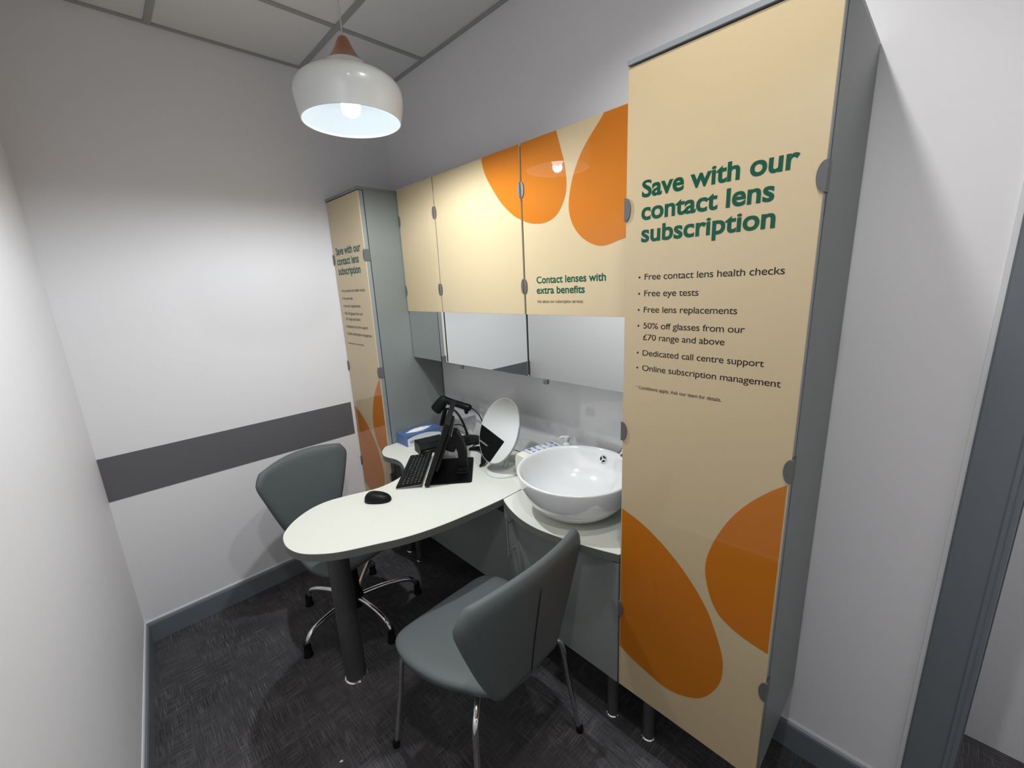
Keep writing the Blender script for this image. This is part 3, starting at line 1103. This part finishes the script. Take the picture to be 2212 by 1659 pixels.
add_box(bm, -KL / 2, KL / 2, -KD / 2, KD / 2, -0.004, 0.003, 0.0015, 2)
bm.transform(km)
obj('body', bm, 'black', tky)
bm = bmesh.new()
add_box(bm, -KL / 2 + 0.001, KL / 2 - 0.001, -KD / 2 + 0.0005, KD / 2 - 0.001, -0.0062, -0.0040, 0.0008, 1)
bm.transform(km)
obj('underside', bm, 'white_plastic', tky)
bm = bmesh.new()
bm.free()
for sx in (-1, 1):
    bm = box(sx * 0.15 - 0.012, sx * 0.15 + 0.012, -KD / 2 + 0.004, -KD / 2 + 0.012, -0.0155, -0.0062)
    bm.transform(km)
    obj('rear_foot', bm, 'black_soft', tky)
rows = ['`1234567890-=<', 'QWERTYUIOP[]P>', "ASDFGHJKL;'#EH", 'ZXCVBNM,./^LUD']
legend_bm = bmesh.new()
kx0 = -KL / 2 + 0.006
nk = 15
pitch = (KL - 0.012) / nk
kmesh = {}
def key(w0, w1, yc):
    wd = round(w1 - w0 - 0.0022, 5)
    if wd not in kmesh:
        b2 = bmesh.new()
        add_box(b2, -wd / 2, wd / 2, -0.0078, 0.0078, 0.0, 0.0022, 0.0007, 1)
        me = bpy.data.meshes.new('key')
        b2.to_mesh(me)
        b2.free()
        me.materials.append(M['key'])
        kmesh[wd] = me
    o = bpy.data.objects.new('key', kmesh[wd])
    COL.objects.link(o)
    o.parent = tky
    o.matrix_basis = root_matrix(tky).inverted() @ km @ Matrix.Translation(((w0 + w1) / 2, yc, 0.003))
    return (w0 + w1) / 2
def legend(ch, x, yc, size=0.0052):
    b2 = text_mesh(ch, 0.03)
    vm = {}
    for v in b2.verts:
        vm[v] = legend_bm.verts.new(km @ Vector((x - (v.co.x * size - 0.0035), yc - (v.co.y * size - 0.003), 0.00545)))
    for f in b2.faces:
        try: legend_bm.faces.new([vm[v] for v in f.verts])
        except ValueError: pass
    b2.free()
ys = [-KD / 2 + 0.012 + 0.0176 * r for r in range(6)]
for i in range(nk):
    x = key(kx0 + i * pitch, kx0 + (i + 1) * pitch, ys[0])
    legend(['Del', 'Ins', 'F12', 'F11', 'F10', 'F9', 'F8', 'F7', 'F6', 'F5', 'F4', 'F3', 'F2', 'F1', 'Esc'][i], x, ys[0], 0.0034)
for r, row in enumerate(rows):
    for i in range(14):
        x0 = kx0 + i * pitch
        x1 = x0 + pitch if i < 13 else KL / 2 - 0.006
        x = key(x0, x1, ys[r + 1])
        legend(row[::-1][i], x, ys[r + 1])
x = kx0
for wd in (1, 1, 1, 1, 1.2, 5, 1.2, 1.2, 1.2, 1.4):
    key(x, x + wd * pitch, ys[5])
    x += wd * pitch
obj('key_legends', legend_bm, 'legend', tky)

# mouse
mc = Vector((0.928, -0.742, DESK))
tmo = thing('computer_mouse', mc, 'black wireless mouse on the rounded end of the desk', 'mouse', rz=math.atan2(0.66, 0.75))
bm = bmesh.new()
NU, NV = 32, 10
rings = []
for j in range(NV + 1):
    a = j / NV * PI / 2
    r = []
    for i in range(NU):
        u = 2 * PI * i / NU
        cx, cy = math.cos(u), math.sin(u)
        ex = 0.055 * math.copysign(abs(cx) ** 0.8, cx)
        ey = 0.031 * math.copysign(abs(cy) ** 0.8, cy) * (1 - 0.10 * cx)
        k = math.cos(a) ** 0.55
        r.append((ex * k, ey * k, 0.003 + 0.033 * math.sin(a) * (1 - 0.22 * (ex * k / 0.055)) * 1.0))
    rings.append(r)
V = [[bm.verts.new(p) for p in r] for r in rings[:-1]]
top = bm.verts.new((0, 0, rings[-1][0][2]))
base = [bm.verts.new((p[0] * 0.95, p[1] * 0.95, 0.0)) for p in rings[0]]
for a, b in [(base, V[0])] + list(zip(V[:-1], V[1:])):
    for i in range(NU):
        j = (i + 1) % NU
        bm.faces.new((a[i], a[j], b[j], b[i]))
for i in range(NU):
    bm.faces.new((V[-1][i], V[-1][(i + 1) % NU], top))
bm.faces.new(base)
mb_ = obj('shell', bm, 'black', tmo, smooth=True, local=True)
bm = bmesh.new()
add_lathe(bm, [(0, -0.003), (0.010, -0.003), (0.011, 0), (0.010, 0.003), (0, 0.003)], (0.030, 0, 0.0235), 20, axis=Matrix.Rotation(PI / 2, 3, 'X'))
obj('scroll_wheel', bm, 'black_soft', tmo, smooth=True, local=True, sharp=50)

# ------------------------------------------------------------------ tissue box, black case
tx = thing('tissue_box', (0.446, -0.240, DESK), 'blue cardboard tissue box against the left tall cabinet', 'box')
X0, X1, Y0, Y1, ZB, ZT_ = 0.3915, 0.5015, -0.352, -0.130, DESK, DESK + 0.060
obj('carton', box(X0, X1, Y0, Y1, ZB, ZT_, 0.0015, 2), 'tissue_blue', tx)
wv = [(Y0 + 0.004, ZB + 0.002)] + [(Y1 - 0.004, ZB + 0.002)] + [(Y1 - 0.004 - (Y1 - Y0 - 0.008) * i / 16, ZB + 0.012 + 0.042 * math.sin(PI * min(1, 0.12 + i / 16 * 0.62))) for i in range(17)]
bm = bmesh.new()
f = bm.faces.new([bm.verts.new((X1 + 0.0004, y, z)) for y, z in wv])
bmesh.ops.triangulate(bm, faces=[f], ngon_method='EAR_CLIP')
lab = obj('white_swoosh', bm, 'tissue_white', tx)
wt = text_mesh('Whisper', 0.0, 0.45)
bm = bmesh.new()
vm = {v: bm.verts.new((X1 + 0.0008, Y0 + 0.012 + v.co.x * 0.028, ZB + 0.012 + v.co.y * 0.028)) for v in wt.verts}
for f in wt.faces:
    try: bm.faces.new([vm[v] for v in f.verts])
    except ValueError: pass
wt.free()
obj('script_lettering', bm, 'ink', lab)
bm = bmesh.new()
oc = ((X0 + X1) / 2, (Y0 + Y1) / 2)
lens = [(oc[0] + 0.030 * math.sin(PI * k / 20), oc[1] - 0.085 + 0.17 * k / 20) for k in range(21)] + [(oc[0] - 0.030 * math.sin(PI * k / 20), oc[1] + 0.085 - 0.17 * k / 20) for k in range(1, 20)]
add_prism(bm, lens, ZT_ + 0.0002, ZT_ + 0.0012)
obj('opening', bm, 'tissue', tx)
bm = bmesh.new()
for k in range(21):
    pass
tp_ = [[(oc[0] + (q - 0.5) * 0.042 * math.sin(PI * k / 20) + 0.004 * math.sin(k * 1.3 + q * 5), oc[1] - 0.08 + 0.16 * k / 20, ZT_ + 0.0015 + 0.010 * math.sin(PI * k / 20) * math.sin(PI * q)) for q in (0, 0.25, 0.5, 0.75, 1)] for k in range(21)]
vv = [[bm.verts.new(p) for p in r] for r in tp_]
for a, b in zip(vv[:-1], vv[1:]):
    for i in range(4):
        bm.faces.new((a[i], a[i + 1], b[i + 1], b[i]))
obj('tissue', bm, 'tissue', tx, smooth=True)

tc_ = thing('black_case', (0.66, -0.29, DESK), 'low black plastic case with a front slot between tissue box and monitor', 'device')
cm = Matrix.Translation((0.636, -0.282, DESK)) @ Matrix.Rotation(math.radians(77), 4, 'Z')
bm = bmesh.new()
pr = [(-0.048, 0.0), (0.040, 0.0), (0.048, 0.012), (0.045, 0.030), (0.030, 0.055), (-0.048, 0.058)]
add_prism(bm, [(-a, b) for a, b in pr], -0.080, 0.080, 'yz')
bm.transform(cm)
ob_ = obj('body', bm, 'black', tc_)
bm = bmesh.new()
add_prism(bm, [(0.040, 0.0555), (-0.028, 0.0545), (-0.028, 0.0560), (0.040, 0.0592)], -0.073, 0.073, 'yz')
bm.transform(cm)
obj('top_cover', bm, 'black_gloss', tc_)
bm = bmesh.new()
add_box(bm, -0.07, 0.05, -0.0492, -0.046, 0.018, 0.021)
bm.transform(cm)
obj('slot_trim', bm, 'steel', tc_)

# ------------------------------------------------------------------ barcode scanner, stand and leads
ts = thing('scanner_stand', (0.685, -0.085, DESK), 'black gooseneck scanner stand with rounded base behind the monitor', 'stand')
bm = bmesh.new()
ang = math.atan2(0.655, -0.756)
ol = []
for k in range(36):
    a = 2 * PI * k / 36
    ol.append((0.098 * math.copysign(abs(math.cos(a)) ** 0.65, math.cos(a)), 0.058 * math.copysign(abs(math.sin(a)) ** 0.75, math.sin(a))))
stm = Matrix.Translation((0.683, -0.108, DESK)) @ Matrix.Rotation(math.radians(62), 4, 'Z')
prev = None
lv = [(1.0, 0.0), (1.0, 0.010), (0.97, 0.016), (0.88, 0.021), (0.6, 0.024)]
rr = [[bm.verts.new((x * k, y * k, z)) for x, y in ol] for k, z in lv]
for a, b in zip(rr[:-1], rr[1:]):
    for i in range(36):
        bm.faces.new((a[i], a[(i + 1) % 36], b[(i + 1) % 36], b[i]))
bm.faces.new(rr[0])
bm.faces.new(rr[-1])
bm.transform(stm)
obj('base', bm, 'black_soft', ts, smooth=True, sharp=40)
NECK = catmull([(0.689, -0.086, DESK + 0.020), (0.686, -0.088, DESK + 0.055), (0.668, -0.094, DESK + 0.110), (0.632, -0.103, DESK + 0.160), (0.592, -0.114, DESK + 0.178), (0.560, -0.124, DESK + 0.170)], 8)
obj('gooseneck', tube(NECK, 0.0062, 14), 'black', ts, smooth=True)
obj('neck_collar', lathe([(0, 0), (0.016, 0), (0.013, 0.012), (0.008, 0.016), (0, 0.016)], (0.689, -0.086, DESK + 0.022), 24), 'black', ts, smooth=True, sharp=40)
bm = bmesh.new()
CUP = Vector((0.528, -0.135, DESK + 0.150))
add_tube(bm, catmull([(0.562, -0.123, DESK + 0.176), (0.553, -0.127, DESK + 0.160), (0.538, -0.134, DESK + 0.120), (0.527, -0.141, DESK + 0.075)], 6), 0.010, 14)
for k in range(9):
    add_lathe(bm, [(0, -0.002), (0.0130, -0.002), (0.0130, 0.002), (0, 0.002)], (0.5545 - 0.0031 * k, -0.1265 - 0.0016 * k, DESK + 0.160 - 0.0095 * k), 16)
obj('holder_grip', bm, 'black', ts, smooth=True, sharp=40)

tq = thing('barcode_scanner', (0.56, -0.12, DESK + 0.21), 'black handheld barcode scanner resting on its stand above the monitor', 'scanner')
# nose (front window) points down-left, handle runs to the right
hd0 = Vector((0.500, -0.150, DESK + 0.1635))
hd1 = Vector((0.545, -0.120, DESK + 0.2240))
dv = (hd1 - hd0).normalized()
bm = bmesh.new()
ax = dv.to_track_quat('Z', 'Y').to_matrix()
Lh = (hd1 - hd0).length
add_lathe(bm, [(0, -0.004), (0.026, -0.004), (0.029, 0.0), (0.029, Lh * 0.35), (0.028, Lh * 0.7), (0.025, Lh), (0.019, Lh + 0.013), (0.009, Lh + 0.020), (0, Lh + 0.022)], hd0, 28, axis=ax @ Matrix.Diagonal((0.86, 1.12, 1)))
obj('head', bm, 'black_soft', tq, smooth=True, sharp=50)
bm = bmesh.new()
add_lathe(bm, [(0, -0.0055), (0.022, -0.0055), (0.0245, -0.0035), (0, -0.003)], hd0, 28, axis=ax @ Matrix.Diagonal((0.86, 1.12, 1)))
obj('window', bm, 'black_gloss', tq, smooth=True, sharp=50)
ha = Vector((0.545, -0.118, DESK + 0.222))
hb_ = Vector((0.700, -0.060, DESK + 0.188))
hd = (hb_ - ha)
bm = bmesh.new()
add_tube(bm, [ha + hd * k for k in (0, 0.15, 0.4, 0.7, 0.95, 1.0)], [0.021, 0.020, 0.0185, 0.0185, 0.0195, 0.016], 18)
obj('handle', bm, 'black', tq, smooth=True, sharp=50)
bm = bmesh.new()
tr0 = ha + hd * 0.84 + Vector((0, 0, -0.012))
add_tube(bm, [tr0, tr0 + Vector((0, 0, -0.014)), tr0 + Vector((0, 0, -0.024)), tr0 + Vector((0, 0, -0.029))], [0.013, 0.012, 0.010, 0.004], 16)
obj('trigger', bm, 'black', tq, smooth=True)
cb_ = bmesh.new()
add_tube(cb_, catmull([hb_ - hd * 0.02, hb_ + Vector((0.02, 0.006, -0.005)), hb_ + Vector((0.058, 0.012, -0.032)), hb_ + Vector((0.085, 0.014, -0.085)), hb_ + Vector((0.090, 0.006, -0.145)), (0.778, -0.060, DESK + 0.010), (0.770, -0.105, DESK + 0.0045), (0.800, -0.160, DESK + 0.0045)], 8), 0.0032, 10)
obj('lead', cb_, 'black', tq, smooth=True)

tl = bmesh.new()
for k in range(4):
    o1 = 0.012 * k
    add_tube(tl, catmull([(0.800 + o1 * 0.3, -0.165, DESK + 0.006 + 0.004 * k), (0.850, -0.150 + o1 * 0.5, DESK + 0.012 + 0.004 * k), (0.905 + o1, -0.165 + o1 * 0.3, DESK + 0.016 + 0.003 * k),
                          (0.950 + o1, -0.205, DESK + 0.010 + 0.002 * k), (0.985 + o1 * 0.6, -0.238, DESK + 0.005 + 0.003 * k), (1.005, -0.262, DESK + 0.006 + 0.002 * k)], 8), 0.0036, 8)
obj_here('cable_bundle', tl, 'black', 'loop of black cables lying on the desk behind the monitor stand', 'cable', smooth=True, origin=(0.87, -0.2, DESK))
tl = bmesh.new()
add_tube(tl, catmull([(0.40, -0.030, DESK + 0.004), (0.47, -0.018, DESK + 0.03), (0.54, -0.016, DESK + 0.045), (0.585, -0.014, DESK + 0.025), (0.60, -0.012, DESK + 0.0035)], 8), 0.003, 8)
obj_here('thin_cable', tl, 'black', 'single thin black cable along the splashback behind the scanner stand', 'cable', smooth=True, origin=(0.5, -0.03, DESK))

# ------------------------------------------------------------------ vanity mirror
MC = Vector((1.108, -0.222, DESK + 0.198))
_T = sm @ Vector((-SW / 2, -0.011, SH))                  # near top corner of the monitor, seen in this mirror
_P = Vector((1.155, -0.222, 0.902))
mn = ((_T - _P).normalized() - (_P - cam.matrix_world.translation).normalized()).normalized()
print('mirror normal', mn, 'corner', _T)
tv = thing('vanity_mirror', (1.108, -0.200, DESK), 'oval tilted tabletop mirror on a pale round base', 'mirror')
up = (Vector((0, 0, 1)) - mn * mn.z).normalized()
rt = up.cross(mn)
mm = Matrix.Translation(MC) @ Matrix((rt, up, mn)).transposed().to_4x4()


def oval(bm, rx, ry, prof_, n=64):
    """prof_: (scale, offset, z)"""
    rr = []
    for dr, z in prof_:
        if dr is None:
            rr.append([bm.verts.new((0, 0, z))])
        else:
            rr.append([bm.verts.new(((rx + dr) * math.cos(2 * PI * i / n), (ry + dr) * math.sin(2 * PI * i / n), z)) for i in range(n)])
    for a, b in zip(rr[:-1], rr[1:]):
        for i in range(n):
            j = (i + 1) % n
            f = []
            for v in (a[i % len(a)], a[j % len(a)], b[j % len(b)], b[i % len(b)]):
                if v not in f: f.append(v)
            bm.faces.new(f)


bm = bmesh.new()
oval(bm, 0.101, 0.150, [(-0.003, 0.0), (-0.0005, 0.0004), (0.001, -0.001), (0.001, -0.012), (-0.002, -0.015), (None, -0.016)])
bm.transform(mm)
obj('frame', bm, 'mirror_frame', tv, smooth=True, sharp=40)
bm = bmesh.new()
oval(bm, 0.101, 0.150, [(None, 0.0008), (-0.0022, 0.0008), (-0.0012, 0.0)])
bm.transform(mm)
obj('glass', bm, 'mirror', tv)
obj('base', lathe([(0, 0), (0.080, 0), (0.082, 0.004), (0.080, 0.010), (0.070, 0.014), (0.03, 0.017), (0, 0.018)], (1.116, -0.215, DESK), 48), 'clear_base', tv, smooth=True, sharp=40)
bm = bmesh.new()
add_tube(bm, catmull([(1.116, -0.205, DESK + 0.012), (1.116, -0.190, DESK + 0.04), (1.114, -0.180, DESK + 0.09), (1.109, -0.190, DESK + 0.17), MC - mn * 0.014], 6), 0.011, 14)
obj('stem', bm, 'clear_base', tv, smooth=True)

# ------------------------------------------------------------------ paper towels, soap, bottle
tt = thing('paper_towel_pack', (1.265, -0.10, DESK), 'opened wrapped pack of cream paper towels between mirror and basin', 'paper towels')
pm = Matrix.Translation((1.268, -0.112, DESK)) @ Matrix.Rotation(math.radians(80), 4, 'Z') @ Matrix.Diagonal((1.0, 0.98, 1.18, 1))
bm = bmesh.new()
NL = 18
rr = []
for k in range(NL + 1):
    u = -0.118 + 0.200 * k / NL
    ring = []
    for i in range(28):
        a = 2 * PI * i / 28
        cy, cz = math.cos(a), math.sin(a)
        e = 1 - 0.10 * max(0, (abs(k / NL - 0.5) - 0.40) / 0.10) ** 2
        wob = 0.0016 * math.sin(9 * a + k) + 0.001 * math.sin(5 * k)
        ring.append(bm.verts.new((u, (0.048 * e + wob) * math.copysign(abs(cy) ** 0.4, cy), 0.050 + (0.050 * e) * math.copysign(abs(cz) ** 0.35, cz))))
    rr.append(ring)
for a, b in zip(rr[:-1], rr[1:]):
    for i in range(28):
        bm.faces.new((a[i], a[(i + 1) % 28], b[(i + 1) % 28], b[i]))
bm.faces.new(rr[0])
bm.faces.new(rr[-1])
bm.transform(pm)
obj('towel_stack', bm, 'paper', tt, smooth=True, sharp=60)
bm = bmesh.new()
rr = []
for k in range(NL + 1):
    u = -0.075 + 0.165 * k / NL
    ring = []
    for i in range(28):
        a = 2 * PI * i / 28
        cy, cz = math.cos(a), math.sin(a)
        ring.append(bm.verts.new((u + 0.004 * math.sin(3 * a), 0.0512 * math.copysign(abs(cy) ** 0.4, cy) + 0.001 * math.sin(k * 1.7 + i), 0.0515 + 0.0522 * math.copysign(abs(cz) ** 0.35, cz) + 0.0012 * math.sin(k * 2.1 + 3 * a))))
    rr.append(ring)
for a, b in zip(rr[:-1], rr[1:]):
    for i in range(28):
        if 14 <= i < 28 and math.sin(2 * PI * (i + .5) / 28) < -0.97:
            continue
        bm.faces.new((a[i], a[(i + 1) % 28], b[(i + 1) % 28], b[i]))
bm.transform(pm)
wrap = obj('plastic_wrap', bm, 'wrap', tt, smooth=True)
bm = bmesh.new()
for k, u in enumerate((-0.066, -0.035, -0.004, 0.027, 0.058)):
    for j, y in enumerate((-0.020, 0.016)):
        if (k + j) % 3 == 0:
            for s in range(8):          # small burst mark
                a = 2 * PI * s / 8
                add_box(bm, 0.003, 0.0085, -0.0007, 0.0007, 0, 0.0004, mtx=Matrix.Translation((u + 0.006, y, 0.1062)) @ Matrix.Rotation(a, 4, 'Z'))
        else:
            for q in range(2 + (k + j) % 2):
                add_box(bm, u + 0.0045 * q, u + 0.0045 * q + 0.0022, y - 0.014, y + 0.012 - 0.004 * q, 0.1062, 0.1067)
for k, u in enumerate((-0.060, -0.020, 0.020)):
    for q in range(2):
        add_box(bm, u + 0.005 * q, u + 0.005 * q + 0.0024, -0.0545, -0.0540, 0.045, 0.085 - 0.01 * q)
bm.transform(pm)
obj('blue_print', bm, 'blue_ink', wrap)

td_ = thing('soap_dispenser', (1.369, -0.060, DESK), 'white pump soap bottle behind the basin', 'soap bottle')
obj('bottle', lathe([(0, 0), (0.031, 0), (0.033, 0.004), (0.033, 0.105), (0.028, 0.122), (0.015, 0.134), (0, 0.134)], (1.369, -0.060, DESK), 32), 'white_plastic', td_, smooth=True, sharp=50)
obj('collar', lathe([(0, 0.134), (0.0175, 0.134), (0.0180, 0.136), (0.0180, 0.150), (0.0125, 0.154), (0.0095, 0.156), (0.0095, 0.168), (0, 0.168)], (1.369, -0.060, DESK), 28), 'white_plastic', td_, smooth=True, sharp=40)
bm = bmesh.new()
add_lathe(bm, [(0, 0.166), (0.0110, 0.166), (0.0125, 0.172), (0.0115, 0.182), (0, 0.184)], (1.369, -0.060, DESK), 24)
add_tube(bm, catmull([(1.369, -0.060, DESK + 0.177), (1.360, -0.069, DESK + 0.180), (1.350, -0.078, DESK + 0.179), (1.346, -0.082, DESK + 0.174)], 5), [0.0060] * 10 + [0.0048] * 6, 12)
obj('pump_head', bm, 'white_plastic', td_, smooth=True, sharp=50)

tbt = thing('small_bottle', (1.345, -0.106, DESK), 'small clear bottle with a blue cap between towel pack and soap bottle', 'bottle')
obj('body', lathe([(0, 0), (0.016, 0), (0.017, 0.003), (0.017, 0.085), (0.011, 0.098), (0, 0.098)], (1.345, -0.106, DESK), 24), 'clear_bottle', tbt, smooth=True, sharp=50)
obj('cap', lathe([(0, 0.098), (0.0115, 0.098), (0.012, 0.1), (0.012, 0.122), (0.010, 0.125), (0, 0.125)], (1.345, -0.106, DESK), 24), 'blue_cap', tbt, smooth=True, sharp=40)

# tap
tf = thing('basin_tap', (1.752, -0.058, DESK), 'tall chrome basin tap partly hidden by the right tall cabinet', 'tap')
obj('body', lathe([(0, 0), (0.030, 0), (0.030, 0.006), (0.022, 0.012), (0.021, 0.225), (0.024, 0.23), (0.024, 0.262), (0.018, 0.270), (0, 0.271)], (1.752, -0.058, DESK), 32), 'chrome', tf, smooth=True, sharp=40)
bm = bmesh.new()
add_tube(bm, catmull([(1.749, -0.062, DESK + 0.222), (1.727, -0.090, DESK + 0.235), (1.699, -0.125, DESK + 0.230), (1.683, -0.146, DESK + 0.209)], 7), 0.014, 18)
obj('spout', bm, 'chrome', tf, smooth=True, sharp=40)
bm = bmesh.new()
add_tube(bm, [(1.752, -0.058, DESK + 0.268), (1.763, -0.085, DESK + 0.285), (1.771, -0.105, DESK + 0.292)], [0.010, 0.007, 0.006], 14)
obj('lever', bm, 'chrome', tf, smooth=True, sharp=40)

# overflow cover (built last: a chrome ring with three dark ports)
ovb = bmesh.new()
add_lathe(ovb, [(0, -0.004), (0.0175, -0.004), (0.0180, 0.001), (0.0165, 0.004), (0.0135, 0.0035), (0, 0.0035)], ov, 28, axis=az)
oc_ = obj('overflow_cover', ovb, 'chrome', tb_, smooth=True, sharp=40)
ovb = bmesh.new()
for k in range(3):
    a0 = k * 2 * PI / 3 + 0.25
    seg = [(0.0128 * math.cos(a0 + j * 1.6 / 8), 0.0128 * math.sin(a0 + j * 1.6 / 8)) for j in range(9)] + [(0.0035 * math.cos(a0 + 0.8), 0.0035 * math.sin(a0 + 0.8))]
    add_prism(ovb, seg, 0.0035, 0.0050)
ovb.transform(Matrix.Translation(ov) @ az.to_4x4())
obj('port', ovb, 'cabinet_dark', oc_)

# small scrap on the carpet
sb = bmesh.new()
vs = [sb.verts.new(p) for p in ((1.190, -1.118, 0.003), (1.196, -1.116, 0.004), (1.198, -1.108, 0.003), (1.193, -1.107, 0.005))]
vb = [sb.verts.new(v.co - Vector((0, 0, 0.0025))) for v in vs]
sb.faces.new(vs)
sb.faces.new(vb)
for i in range(4):
    sb.faces.new((vs[i], vs[(i + 1) % 4], vb[(i + 1) % 4], vb[i]))
obj_here('paper_scrap', sb, 'tissue', 'tiny white scrap of paper lying on the dark carpet', 'scrap', origin=(1.194, -1.112, 0.0))
